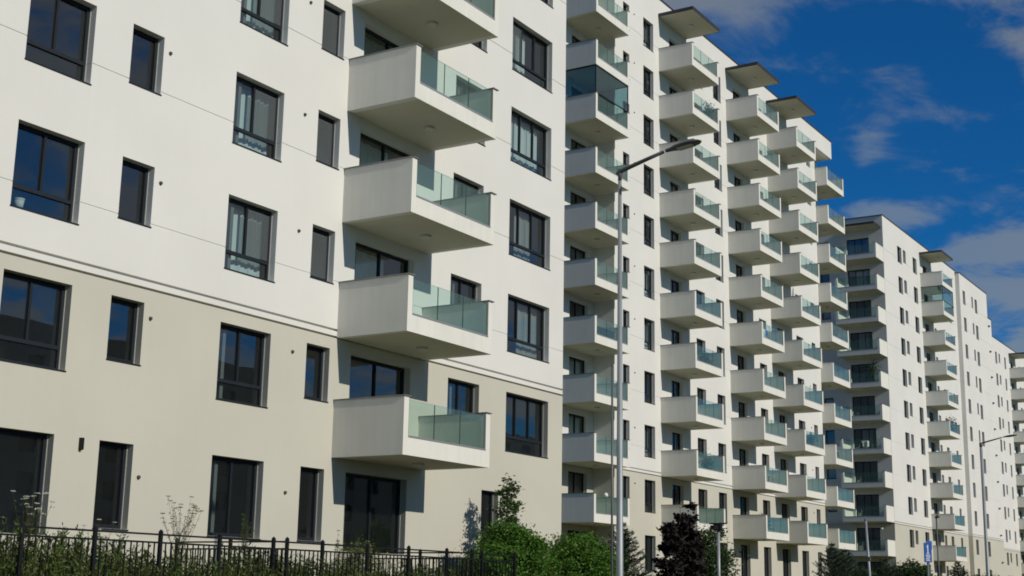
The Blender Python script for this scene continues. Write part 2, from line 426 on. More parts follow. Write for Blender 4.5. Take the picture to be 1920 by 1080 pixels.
# ================================================================ building A (nearest)
rng = random.Random(3)
A = thing('apartment_building', 'nearest pale apartment block filling the left of the street, beige below a double groove', 'building', (0, 0, 0))
YA = 21.8
floorsA = list(range(0, 8))
C1, C2 = (CURT, 0, 1), (CURTD, 0, 1)
winsA = [
 dict(x=(12.35, 14.05), h=1.73, kind=(2, .45), ground=(1.74, (2, 0))),
 dict(x=(15.42, 18.2), h=1.73, kind=(2, .45), skip=range(0, 8)),
 dict(x=(16.55, 18.2), h=1.73, kind=(2, .45), skip=(0,)),
 dict(x=(19.22, 20.13), h=1.33, kind=(1, 0), ground=(1.74, (1, 0))),
 dict(x=(22.43, 24.12), h=1.74, kind=(2, .45), ground=(1.76, (2, 0)), cur={2: (CURT, 0, 1), 3: (CURT, 0, 1), 4: (CURT, .0, 1), 5: (CURTD, 0, .6)}, scr={2: (.5, 1), 3: (.5, 1), 4: (.5, 1)}),
 dict(x=(25.42, 26.30), h=1.34, kind=(1, 0), ground=(1.74, (1, 0)), scr={2: (0, 1), 3: (0, 1), 4: (0, 1)}),
 dict(x=(27.14, 29.72), h=2.32, kind=(2, 0), ground=(2.36, (2, 0)), door=1, cur={2: (CURT, 0, .7), 3: (CURT, 0, .7), 4: (CURTD, 0, 1)}),
 dict(x=(31.50, 33.10), h=1.73, kind=(2, .45), skip=(0,), cur={2: (CURTD, 0, .4)}),
 dict(x=(33.34, 34.24), h=1.74, kind=(1, 0), skip=range(1, 9)),
 dict(x=(34.57, 37.05), h=1.75, kind=(3, .45), skip=(0,), cur={5: (CURT, .25, .62), 4: (CURT, 0, .95), 2: (CURTD, .5, 1), 3: (CURTD, .4, .8)}, scr={5: (0, .36)}),
]
winsA[0]['skip'] = (0,)
# the wide garden door at the far left of the ground floor
winsA.append(dict(x=(15.5, 18.08), h=2.36, kind=(2, 0), skip=range(1, 9), door=1))
facade(A, 5.0, 37.95, YA, ZG-.3, 35.0, 0, winsA, floorsA, rng, vents=(20.32, 24.9))
shell(A, 5.0, 37.95, YA, YA+13, ZG-.3, 35.0, 0)
for n in range(0, 7):
    balcony(A, (26.55, YA, 3.17+3*n), 3.82)
    balcony(A, (8.2, YA, 3.17+3*n), 3.6)
wl = MB(); wl.box(-.035, .035, -.08, 0, -.115, .115); wl.box(-.028, .028, -.07, -.01, -.13, -.115)
link('wall_light', wl.mesh('wall_light', BLACK), A, (18.73, YA, 2.74))
link('plinth', MB().box(5.0, 37.95, -.03, -.002, ZG-.3, .92).mesh('plinth', BEIGE), A, (0, YA, 0))['label'] = 'slightly projecting beige base course'

# ================================================================ building B (long block with five balcony columns)
B = thing('apartment_building', 'long eleven storey white block with five columns of projecting balconies', 'building')
YB, YR, offB = 33.85, 35.1, .30
def mir(a, c): return (161.4-c, 161.4-a)
wB = []
for x in ((65.43, 66.2), ): wB += [dict(x=x, h=1.5, kind=(1, 0), rand=.3), dict(x=mir(*x), h=1.5, kind=(1, 0), rand=.3)]
for x in ((68.0, 69.32), ): wB += [dict(x=x, h=1.74, kind=(2, .45), rand=.5), dict(x=mir(*x), h=1.74, kind=(2, .45), rand=.5)]
for x in ((71.5, 73.0), ): wB += [dict(x=x, h=2.32, kind=(2, 0), door=1, rand=.3), dict(x=mir(*x), h=2.32, kind=(2, 0), door=1, rand=.3)]
wB += [dict(x=(75.03, 76.33), h=1.74, kind=(2, .45), rand=.4), dict(x=(78.04, 79.25), h=1.74, kind=(2, .45), rand=.4),
       dict(x=(81.3, 82.8), h=2.32, kind=(2, 0), door=1, rand=.3), dict(x=(85.1, 86.37), h=1.74, kind=(2, .45), rand=.4)]
for w_ in wB:
    if not w_.get('door'): w_['ground'] = (1.9, (1 if w_['kind'][0] == 1 else 2, 0))
facade(B, 64.405, 97.0-.005, YB, ZG-.3, 35.1, offB, wB, range(0, 11), rng, vents=(66.8, 94.6))
wR = [dict(x=(61.75, 63.75), h=2.32, kind=(2, 0), door=1, rand=.3)]
facade(B, 60.4, 64.407, YR, ZG-.3, 33.7, offB, wR, range(0, 10), rng)
wR2 = [dict(x=mir(61.75, 63.75), h=2.32, kind=(2, 0), door=1, rand=.3)]
facade(B, 96.993, 101.0, YR, ZG-.3, 33.7, offB, wR2, range(0, 10), rng)
b = MB()
for x in (64.405, 96.995):
    q = [(x, YR, ZG-.3), (x, YB, ZG-.3), (x, YB, 6.48), (x, YR, 6.48)]; b.quad(*q, 1)
    q = [(x, YR, 6.48), (x, YB, 6.48), (x, YB, 33.7), (x, YR, 33.7)]; b.quad(*q, 0)
link('return_wall', b.mesh('return_wall', [WHITE, BEIGE]), B)
for xa, xb in ((60.4, 64.403), (96.997, 101.0)):
    link('roof_overhang', MB().box(xa, xb, YB, YB+.4, 33.7, 35.1).box(xa, xb, YB+.4, YR+.3, 33.7, 33.95, 1).box(xa, xa+.3, YB+.402, YR+.3, 33.952, 35.1).box(xb-.3, xb, YB+.402, YR+.3, 33.952, 35.1).mesh('roof_overhang', [WHITE, SOFF]), B)
shell(B, 60.4, 101.0, YR+.01, 48, ZG-.3, 35.1, offB, coping=False)
link('roof_coping', MB().box(60.34, 101.06, YB-.06, YB+.36, 35.102, 35.17).box(100.6, 101.06, YB+.36, 48, 35.102, 35.17).mesh('roof_coping', METAL), B)
bal_B = {}
for ci, (x, y, hi) in enumerate(((60.55, YR, 9), (70.05, YB, 9), (80.1, YB, 9), (87.25, YB, 9), (97.0, YR, 9))):
    for n in range(0, 10):
        bal_B[ci, n] = balcony(B, (x, y, 3.47+3*n), 3.85, lamp=True, glaze=(ci == 0 and n == 7))
    if ci in (1, 2, 3): canopy(B, (x-.02, YB, 33.93), 3.9)
    for n in range(0):
        pass

# ================================================================ building C (end wall with side balconies)
offC = .47
Cb = thing('apartment_building', 'white block whose shaded end wall carries dark recessed glazed balconies', 'building')
YC, XC = 36.95, 124.2
wC = [dict(x=(128.72, 130.1), h=1.58, kind=(2, .4), rand=.4), dict(x=(130.62, 131.5), h=1.22, kind=(1, 0), rand=.2), dict(x=(133.9, 135.25), h=1.56, kind=(2, .4), rand=.4),
      dict(x=(137.4, 139.3), h=2.3, kind=(2, 0), door=1, rand=.3), dict(x=(140.9, 141.7), h=1.5, kind=(1, 0)), dict(x=(143.4, 144.4), h=1.56, kind=(1, 0)), dict(x=(147.1, 147.9), h=1.3, kind=(1, 0))]
facade(Cb, XC, 150.2, YC, ZG-.3, 35.25, offC, wC, range(0, 11), rng)
# end wall facing the camera, with garden doors behind each balcony
ops = []; YE0, YE1 = 51.0, YC
for n in range(0, 11):
    t = 2.8+offC+3*n
    ops.append((YE0-40.45, YE0-38.3, t-2.3, t)); ops.append((YE0-43.1, YE0-42.2, t-1.5, t))
link('end_wall', wall_mesh(YE0-YE1, ZG-.3, 35.25, ops, [(6.15+offC, 6.205+offC, .10), (6.33+offC, 6.385+offC, .10)], [6.205+offC]).mesh('end_wall', [WHITE, BEIGE, WHITE]), Cb, (XC, YE0, 0), -math.pi/2)
for n in range(0, 11):
    t = 2.8+offC+3*n
    window(Cb, 0, 2.15, t-2.3, t, (3, 0), (XC, 40.45, t-2.3), -math.pi/2, sill=False, curtain=(CURTD, .3, .8) if n in (9, 4, 7) else None)
    window(Cb, 0, .9, t-1.5, t, (1, 0), (XC, 43.1, t-1.5), -math.pi/2)
    if n < 10: balcony(Cb, (XC, 40.95, 3.72+3*n), 3.98, -math.pi/2, d=2.27)
canopy(Cb, (XC, 40.95, 34.0), 3.8, -math.pi/2, d=2.1)
link('inner_back_wall', MB().quad((XC+3.5, 37.1, ZG), (XC+3.5, 50.9, ZG), (XC+3.5, 50.9, 34.7), (XC+3.5, 37.1, 34.7)).mesh('inner_back_wall', ROOM), Cb)
shell(Cb, XC, 150.2, YC, 51, ZG-.3, 35.25, offC, left=False)
for n in range(0, 10):
    balcony(Cb, (136.35, YC, 3.72+3*n), 4.1, lamp=False, glaze=(n == 8))
canopy(Cb, (136.3, YC, 34.1), 4.25)

# ================================================================ building D and E
D = thing('apartment_building', 'plain white block without balconies stepping down one storey at its right end', 'building')
YD = 36.5
wD = [dict(x=(151.5, 152.55), h=1.52, kind=(1, .4), rand=.3), dict(x=(155.3, 155.95), h=1.2, kind=(1, 0)), dict(x=(156.75, 157.8), h=1.56, kind=(1, .4), rand=.3)]
facade(D, 150.2, 162.55, YD, ZG-.3, 35.0, offC, wD, range(0, 11), rng)
shell(D, 150.2, 162.55, YD, 50, ZG-.3, 35.0, offC)
facade(D, 162.555, 164.3, YD+.03, ZG-.3, 32.2, offC, [], range(0, 1), rng)
shell(D, 162.555, 164.3, YD+.03, 50, ZG-.3, 32.2, offC, left=False)
for n in range(0, 10):
    link('wall_vent', cached('dv', lambda: MB().box(-.22, .22, -.16, 0, -.07, .07).mesh('wall_vent', VENT)), D, (162.9, YD+.03, 4.55+3*n-.3))
# round dish on the parapet
E_ = thing('apartment_building', 'farthest white block cut off by the right edge, balconies at its right', 'building')
YE = 42.4
wE = [dict(x=(192.1, 193.15), h=1.6, kind=(1, .4), rand=.3), dict(x=(194.1, 194.95), h=1.2, kind=(1, 0)), dict(x=(197.45, 198.35), h=1.6, kind=(1, .4), rand=.3),
      dict(x=(201.2, 203.2), h=2.3, kind=(2, 0), door=1), dict(x=(187.4, 188.4), h=1.6, kind=(1, .4)), dict(x=(206.5, 207.6), h=1.6, kind=(1, .4))]
facade(E_, 164.4, 216, YE, ZG-.3, 35.15, offC, wE, range(0, 11), rng)
shell(E_, 164.4, 216, YE, 56, ZG-.3, 35.15, offC)
for n in range(0, 10): balcony(E_, (200.3, YE, 3.75+3*n), 4.0, lamp=False, panes=3)
canopy(E_, (200.3, YE, 34.1), 4.1)

# ================================================================ ground
def strip(name, prof, m_, x0=-80, x1=420, kind='structure', nx=40):
    b = MB(); xs = [x0+(x1-x0)*i/nx for i in range(nx+1)]
    for (ya, za), (yb, zb) in zip(prof, prof[1:]):
        for xa, xb in zip(xs, xs[1:]): b.quad((xa, ya, za), (xb, ya, za), (xb, yb, zb), (xa, yb, zb))
    return link(name, b.mesh(name, m_), None, kind=kind)
g = MB(); g.quad((-1500, -1500, -1.75), (2500, -1500, -1.75), (2500, 1500, -1.75), (-1500, 1500, -1.75))
link('ground', g.mesh('ground', GRASS), kind='structure')
strip('lawn', [(13.2, -1.47), (14.5, -1.1), (17.3, -.3), (18.2, ZG), (62, ZG), (64, -1.75)], GRASS)
strip('road', [(2.6, -1.60), (6.5, -1.57), (10.4, -1.60)], ASPH)
strip('pavement', [(10.4, -1.75), (10.402, -1.48), (13.2, -1.46)], PAVE)
strip('near_pavement', [(-2.5, -1.46), (2.598, -1.48), (2.6, -1.75)], PAVE)
b = MB(); x = -60
while x < 300: b.box(x, x+3, 6.44, 6.56, -1.567, -1.564); x += 9
link('road_markings', b.mesh('road_markings', PAINT), kind='structure')

# ================================================================ row of blocks across the street, mirrored in the lower windows
OPW = mat('opposite_render', (.32, .31, .28), .9, noise=.1)
for i, (xa, xb, h) in enumerate(((46, 98, 19.6), (104, 170, 18.2), (176, 262, 19.0))):
    o = thing('apartment_building', ('grey block across the street mirrored in the nearest lower windows', 'middle grey block across the street behind the camera', 'farthest grey block across the street behind the camera')[i], 'building', group='blocks across the street')
    w_ = xb-xa; ops = []
    for n in range(6):
        k = 3
        while k < w_-3: ops.append((k, k+1.5, .6+3*n, 2.2+3*n)); k += 4.2
    wm = wall_mesh(w_, -1.7, h, ops, [], [-1.0], reveal=.2)
    link('wall', wm.mesh('wall', [OPW, OPW, OPW]), o, (xb, -42, 0), math.pi)
    link('window_glass', MB().quad((.3, .2, 0), (w_-.3, .2, 0), (w_-.3, .2, h-1), (.3, .2, h-1)).mesh('window_glass', mat('dark_glass_%d' % i, (.02, .025, .03), .1)), o, (xb, -42, 0), math.pi)
    link('block_body', MB().box(xa, xb, -55, -42.25, -1.7, h).mesh('block_body', OPW), o)

# ================================================================ fences
def fence(name, label, x0, y0, x1, y1, zt, posts, nb, group=None, h=1.15):
    L_ = math.hypot(x1-x0, y1-y0); a = math.atan2(y1-y0, x1-x0)
    o = thing(name, label, 'fence', (x0, y0, zt-h), a, group)
    n = int(round(L_/posts)); sp = L_/n
    pm = cached(('post', h), lambda: MB().box(-.03, .03, -.03, .03, -.15, h+.045).tube([(0, 0, h+.045), (0, 0, h+.075)], [.034, .012], 8).mesh('post', BLACK))
    rm = cached(('rail', round(sp, 3)), lambda: MB().box(.032, sp-.032, -.016, .016, -.016, .016).mesh('rail', BLACK))
    bm_ = cached(('bar', h), lambda: MB().box(-.010, .010, -.010, .010, .12, h-.158-.014).mesh('bar', BLACK))
    for i in range(n+1):
        link('post', pm, o, (sp*i, 0, 0))
        if i < n:
            for z in (h, h-.157, .12): link('rail', rm, o, (sp*i, 0, z-.016 if z == h else z))
            for k in range(1, nb): link('bar', bm_, o, (sp*i+sp*k/nb, 0, 0))
    return o
fence('garden_fence', 'long black metal bar fence crossing the bottom in front of the nearest block', 13.38, 18.5, 29.88, 18.5, .915, 1.5, 11)
fence('garden_fence', 'black divider fence running back from the long fence left of the yellow-green bush', 21.35, 18.56, 21.35, 21.6, .93, 1.5, 11)
fence('garden_fence', 'black divider fence running back from the long fence beside the slender sapling', 28.03, 18.56, 28.03, 21.6, .93, 1.5, 11)
fence('garden_fence', 'low black bar fence at the foot of the second block', 44, 27.5, 75.5, 27.5, .85, 2.1, 12, h=1.1)

# ================================================================ street lamps, poles, sign
def lamp(label, x, y, ztop, arm, r0, r1, group):
    o = thing('street_lamp', label, 'street lamp', (x, y, -1.48), group=group)
    H_ = ztop+1.48
    link('pole', MB().tube([(0, 0, 0), (0, 0, 1.2), (0, 0, 1.25), (0, 0, H_)], [r0*1.25, r0*1.2, r0, r1], 20).mesh('pole', GALV, smooth=True), o)
    b = MB(); b.tube([(0, .06, H_-.03), (0, 0, H_+.02), (0, -arm*.6, H_+.12+.06*arm), (0, -arm+.05, H_+.15+.12*arm)], [.042, .042, .036, .032], 12)
    b.tube([(0, 0, H_-.16), (0, 0, H_+.07)], [r1*1.12, r1*1.12], 16)
    link('arm', b.mesh('arm', GREYP, smooth=True), o)
    # flat teardrop head
    hb = MB(); n = 14; prof = [(0, .045, .05), (.10, .06, .055), (.20, .11, .07), (.36, .15, .075), (.52, .15, .065), (.64, .11, .045), (.70, .04, .02)]
    rings = []
    for (t, wd, ht) in prof:
        rings.append([(wd*math.cos(2*math.pi*q/n), -t, ht*math.sin(2*math.pi*q/n)*(1.0 if math.sin(2*math.pi*q/n) > 0 else .35)) for q in range(n)])
    for r in rings: hb.v += r
    for j in range(len(prof)-1):
        for q in range(n): hb.f.append((j*n+q, j*n+(q+1) % n, (j+1)*n+(q+1) % n, (j+1)*n+q)); hb.m.append(0)
    hb.f.append(tuple(range(n))); hb.m.append(0); hb.f.append(tuple((len(prof)-1)*n+q for q in range(n))[::-1]); hb.m.append(0)
    h = link('lamp_head', hb.mesh('lamp_head', GREYP, smooth=True), o, (0, -arm, H_+.15+.12*arm)); h.rotation_euler = (R(-7), 0, 0)
    link('lamp_glass', MB().box(-.09, .09, -.55, -.24, -.034, -.026).mesh('lamp_glass', LAMPW), h)
    return o
lamp('tall galvanised lamp standing before the second block, dark arm and head raised high', 21.91, 11.4, 7.68, .95, .066, .033, 'street lamps')
lamp('distant grey street lamp in front of the far white blocks at the right', 73.9, 17.3, 8.0, 1.15, .10, .07, 'street lamps')

def pole(label, x, y, z0, z1, r, m_, cat='pole', name='metal_pole'):
    return thing(name, label, cat, (x, y, z0), me=MB().tube([(0, 0, 0), (0, 0, z1-z0)], [r, r*.9], 12).ball((0, 0, z1-z0), r*1.3, 8, 4).mesh(name, m_, smooth=True))
pole('thin grey post standing just left of the tall near lamp', 26.55, 14.0, -1.3, 4.9, .026, GREYP)
o = thing('camera_pole', 'thin steel pole with a dark box on top beside the dark purple tree', 'pole', (34.5, 15.0, -1.2))
link('pole', MB().tube([(0, 0, 0), (0, 0, 3.05)], [.045, .04], 12).mesh('pole', GALV, smooth=True), o)
link('camera_box', MB().box(-.10, .06, -.10, .10, 2.9, 3.07).box(-.40, -.10, -.06, .06, 2.93, 3.03).tube([(-.42, 0, 2.98), (-.40, 0, 2.98)], [.05, .05], 10).mesh('camera_box', BLACK), o)
link('cross_arm', MB().box(-.02, .02, -.25, .25, 3.075, 3.11).mesh('cross_arm', BLACK), o)
o = thing('thin_mast', 'thin pale steel mast rising before the shaded balconies of the third block', 'pole', (50.2, 16.0, -1.2))
link('mast', MB().tube([(0, -.14, 0), (0, 0, 4.0)], [.06, .045], 12).mesh('mast', GALV, smooth=True), o)
link('mast_cap', MB().ball((0, 0, 4.02), .055, 10, 5).mesh('mast_cap', GREYP, smooth=True), o)
link('bracket', MB().box(-.05, .05, -.12, .0, 2.55, 2.7).mesh('bracket', GREYP), o)
o = thing('slim_lamp', 'slim grey lamp pole with a tiny head right of the blue sign', 'street lamp', (63.9, 17.1, -1.2), group='street lamps')
link('pole', MB().tube([(0, 0, 0), (0, 0, 4.85)], [.05, .035], 10).mesh('pole', GREYP, smooth=True), o)
link('lamp_head', MB().tube([(0, .06, 4.85), (0, -.05, 4.91), (.02, -.16, 4.92)], [.04, .08, .05], 10).mesh('lamp_head', GREYP, smooth=True), o)

BLUE = mat('sign_blue', (.012, .10, .42), .4); SW = mat('sign_white', (.75, .78, .8), .5)
def signboard(o, y, z, w, h, marks, name='sign_panel', x=0):
    p = link(name, MB().box(x-.015, x+.015, -w/2, w/2, 0, h).mesh(name, BLUE), o, (0, y, z))
    for (a, c, q, r_) in marks:
        link('white_mark', MB().box(x-.0195, x-.0155, -a*w, -c*w, q*h, r_*h).mesh('white_mark', SW), p)
    return p
o = thing('parking_sign', 'blue road sign with white symbol and lines of text on a green pole', 'sign', (54.5, 15.0, -1.4), R(38))
link('pole', MB().tube([(0, 0, 0), (0, 0, 3.6)], [.035, .035], 10).mesh('pole', mat('sign_pole_green', (.16, .24, .20), .5)), o)
signboard(o, 0, 2.82, .30, .74, [(-.28, .28, .07, .11), (-.30, .22, .15, .20), (-.26, .30, .25, .30), (-.30, .26, .34, .39), (-.07, .07, .48, .90), (-.17, .17, .44, .49), (-.15, -.06, .76, .82)], x=-.055)
o2 = thing('blue_sign', 'second plain blue sign board set just behind the blue sign with text', 'sign', (56.2, 15.42, -1.4), R(60))
link('pole', MB().tube([(0, 0, 0), (0, 0, 3.7)], [.03, .03], 10).mesh('pole', GREYP), o2)
link('sign_panel', MB().box(-.06, -.034, -.15, .15, 3.36, 3.70).mesh('sign_panel', BLUE), o2)

# ================================================================ things on the balconies and windows
POTM = mat('pale_cloth', (.55, .55, .5), .8)
def bicycle(loc, rz):
    o = thing('bicycle', 'bicycle leaning behind the balcony glass of the second block, third level', 'bicycle', loc, rz)
    def wheel():
        b = MB(); pts = [(.33*math.cos(t), 0, .33*math.sin(t)) for t in [2*math.pi*i/20 for i in range(21)]]
        b.tube(pts, .016, 6, cap=False)
        for i in range(0, 20, 2): b.tube([(0, 0, 0), pts[i]], .003, 3)
        return b.mesh('wheel', BLACK)
    wm = wheel()
    link('wheel', wm, o, (0, 0, .34)); link('wheel', wm, o, (1.05, 0, .34))
    b = MB(); P_ = {'bb': (.45, 0, .30), 'st': (.33, 0, .80), 'ht': (.85, 0, .82), 'r': (0, 0, .34), 'f': (1.05, 0, .34), 'hb': (.88, 0, .62)}
    for a, c in (('bb', 'st'), ('st', 'ht'), ('bb', 'hb'), ('r', 'bb'), ('r', 'st'), ('f', 'ht')): b.tube([P_[a], P_[c]], .017, 6)
    link('frame', b.mesh('frame', mat('bike_paint', (.03, .08, .12), .4)), o)
    link('saddle', MB().box(.20, .44, -.06, .06, .86, .91).tube([(.33, 0, .79), (.33, 0, .86)], .014, 6).mesh('saddle', BLACK), o)
    link('handlebar', MB().tube([(.85, 0, .82), (.83, 0, .98)], .014, 6).tube([(.78, -.25, 1.0), (.85, -.1, .99), (.85, .1, .99), (.78, .25, 1.0)], .013, 6).mesh('handlebar', BLACK), o)
bicycle((72.2, 32.25, 3.74+9), 0)
def chair(loc, rz, label, grp):
    o = thing('balcony_chair', label, 'chair', loc, rz, grp)
    cm = mat('chair_paint', (.09, .10, .11), .5) if 'chair_paint' not in bpy.data.materials else bpy.data.materials['chair_paint']
    link('seat', MB().box(-.22, .22, -.22, .22, .42, .46).mesh('seat', cm), o)
    link('backrest', MB().box(-.22, .22, .20, .23, .50, .85).box(-.22, -.19, .20, .23, .46, .5).box(.19, .22, .20, .23, .46, .5).mesh('backrest', cm), o)
    lg = cached('cleg', lambda: MB().box(-.015, .015, -.015, .015, 0, .42).mesh('leg', cm))
    for a in (-.2, .2):
        for c in (-.2, .2): link('leg', lg, o, (a, c, 0))
chair((83.0, 32.6, 3.74), .4, 'dark chair behind balcony glass, lowest level, third balcony column of second block', 'balcony chairs')
chair((72.6, 32.6, 3.74+12), -.5, 'dark chair behind balcony glass, fifth level, second balcony column of second block', 'balcony chairs')
chair((90.2, 32.5, 3.74+12), .8, 'dark chair behind balcony glass, fifth level, fourth balcony column of second block', 'balcony chairs')
def plant(name, label, loc, h, w, seed, grp=None):
    o = thing(name, label, 'potted plant', loc, group=grp); rg = np.random.default_rng(seed)
    link('pot', MB().tube([(0, 0, 0), (0, 0, .30)], [.12, .17], 12).mesh('pot', CAP, smooth=True), o)
    link('stem', MB().tube([(0, 0, .28), (.02, 0, h*.7)], [.02, .01], 6).mesh('stem', WEEDR), o)
    P = rg.normal(size=(700, 3))*np.array([w, w, h*.22])+np.array([0, 0, h*.65]); P = P[P[:, 2] > .3]
    link('foliage', leaves_mesh('foliage', P, .13, LEAF_G, seed, .8, .4), o)
PLANTS = [('potted_tree', 'tall leafy potted plant on a shaded balcony of the third block, half way up', (XC-1.7, 37.75, 3.99+15), 2.1, .28, 61),
 ('potted_plant', 'small potted plant behind balcony glass beside the dark chair, third balcony column', (81.2, 32.3, 3.75), 1.1, .18, 62),
 ('potted_plant', 'potted plant behind glass, fourth level of the second balcony column', (73.2, 32.6, 3.75+9), 1.0, .2, 63),
 ('potted_plant', 'potted plant showing above the glass on the far third block balcony', (139.4, 35.4, 4.0+12), 1.7, .25, 64)]
o = thing('parasol', 'folded pale parasol standing on a balcony of the fourth column, sixth level', 'parasol', (88.6, 32.7, 3.745+15))
link('pole', MB().tube([(0, 0, 0), (0, 0, 2.1)], .02, 8).mesh('pole', GREYP), o)
link('folded_cloth', MB().tube([(0, 0, .9), (0, 0, 1.2), (0, 0, 2.0), (0, 0, 2.12)], [.09, .12, .05, .01], 10).mesh('folded_cloth', POTM, smooth=True), o)
o = thing('ball_lamp', 'white round lamp beside the lowest balcony door between the nearest and second block', 'lamp', (64.15, 34.2, 5.05))
link('globe', MB().ball((0, 0, 0), .13, 12, 8).mesh('globe', SW, smooth=True), o)
link('mount', MB().box(.11, .25, -.03, .03, -.03, .03).mesh('mount', GREYP), o)
o = thing('storage_box', 'navy storage chest behind the balcony glass left of the tall lamp', 'storage box', (61.9, 33.35, 3.74+9))
nv = mat('navy_plastic', (.01, .03, .08), .5)
link('chest', MB().box(-1.0, 1.05, -.28, .30, 0, .60).mesh('chest', nv), o)
link('lid', MB().box(-1.03, 1.08, -.31, .33, .602, .66).mesh('lid', nv), o)
POT = mat('white_pot', (.6, .6, .56), .6); PLANT = mat('pot_plant_leaf', (.03, .07, .025), .6)
o = thing('flower_pot', 'small white pot standing inside the lower pane of the leftmost second floor window', 'pot', (17.02, YA+.36, 7.19))
link('pot', MB().tube([(0, 0, 0), (0, 0, .19)], [.075, .10], 16).mesh('pot', POT, smooth=True), o)
link('pot_rim', MB().tube([(0, 0, .191), (0, 0, .22)], [.108, .108], 16).mesh('pot_rim', POT), o)
o = thing('twig_ornament', 'pale twig ornament inside the narrow window beside the leftmost one', 'ornament', (19.42, YA+.36, 7.6))
b = MB(); rr = random.Random(5)
for i in range(9):
    p = Vector((rr.uniform(-.06, .06), 0, 0)); pts = [tuple(p)]
    for k in range(4):
        p = p+Vector((rr.uniform(-.05, .07), rr.uniform(-.02, .02), rr.uniform(.05, .10))); pts.append(tuple(p))
    b.tube(pts, .008, 4)
link('twigs', b.mesh('twigs', POT), o); link('twig_base', MB().tube([(0, 0, -.04), (0, 0, 0)], [.08, .07], 12).mesh('twig_base', POT), o)
o = thing('satellite_dish', 'small dark dish mounted on the right end of the plain far block', 'satellite dish', (162.75, YD+1.2, 33.6))
link('dish', MB().ball((.55, 0, 0), .42, 14, 8, sc=(.35, 1, 1)).mesh('dish', VENT, smooth=True), o)
link('bracket', MB().box(-.18, .45, -.03, .03, -.03, .03).mesh('bracket', VENT), o)
o = thing('globe_lamp', 'white globe lamp hanging on the lowest shaded balcony of the third block', 'lamp', (XC-.5, 38.0, 3.72+2.5-.02))
link('globe', MB().ball((0, 0, 0), .14, 12, 8).mesh('globe', mat('white_globe', (.85, .85, .82), .4), smooth=True), o)
link('stem', MB().tube([(0, 0, .13), (0, 0, .5)], .012, 6).mesh('stem', BLACK), o)
o = thing('drying_rack', 'white folding drying rack on a shaded balcony of the third block', 'drying rack', (XC-1.4, 38.9, 3.99+9))
b = MB()
for k in range(6): b.tube([(-.45, -.25+.1*k, .95), (.45, -.25+.1*k, .95)], .010, 5)
link('rods', b.mesh('rods', POT), o)
link('legs_frame', MB().tube([(-.4, -.3, 0), (-.4, .25, .94)], .014, 5).tube([(.4, -.3, 0), (.4, .25, .94)], .014, 5).tube([(-.4, .3, 0), (-.4, -.25, .94)], .014, 5).tube([(.4, .3, 0), (.4, -.25, .94)], .014, 5).mesh('legs_frame', POT), o)
link('towel', MB().box(-.35, .1, -.30, -.285, .45, .96).box(.12, .38, .285, .30, .55, .96).mesh('towel', SW), o)

# ================================================================ vegetation
LEAFM = {}
def leafmat(name, a, c, trans=.25, rough=.6):
    M = bpy.data.materials.new(name); M.use_nodes = True; t = M.node_tree; b = t.nodes['Principled BSDF']
    g = t.nodes.new('ShaderNodeNewGeometry'); cr = t.nodes.new('ShaderNodeValToRGB')
    cr.color_ramp.elements[0].color = (*a, 1); cr.color_ramp.elements[1].color = (*c, 1)
    t.links.new(g.outputs['Random Per Island'], cr.inputs[0]); t.links.new(cr.outputs[0], b.inputs['Base Color'])
    b.inputs['Roughness'].default_value = rough; b.inputs['Specular IOR Level'].default_value = .3
    tl = t.nodes.new('ShaderNodeBsdfTranslucent'); t.links.new(cr.outputs[0], tl.inputs[0])
    mx = t.nodes.new('ShaderNodeMixShader'); mx.inputs[0].default_value = trans
    t.links.new(b.outputs[0], mx.inputs[1]); t.links.new(tl.outputs[0], mx.inputs[2]); t.links.new(mx.outputs[0], t.nodes['Material Output'].inputs[0])
    return M
LEAF_B = leafmat('bush_leaf', (.035, .10, .012), (.13, .27, .035), .32)
LEAF_D = leafmat('plum_leaf', (.006, .005, .006), (.022, .011, .012), .05, .75)
LEAF_S = leafmat('sapling_leaf', (.035, .07, .018), (.09, .14, .04))
LEAF_Y = leafmat('yellow_green_leaf', (.10, .13, .04), (.24, .26, .10))
LEAF_C = leafmat('conifer_needle', (.014, .034, .016), (.035, .07, .03), .08)
LEAF_G = leafmat('green_leaf', (.022, .052, .014), (.055, .10, .028))
WEED = leafmat('weed_leaf', (.022, .058, .010), (.13, .17, .035))
WEEDR = leafmat('weed_stem', (.04, .06, .018), (.14, .12, .05))
FLOW = leafmat('white_flower', (.55, .55, .48), (.7, .7, .62))
BARK = mat('bark', (.075, .06, .045), .9, noise=.3, nscale=20, bump=.5)
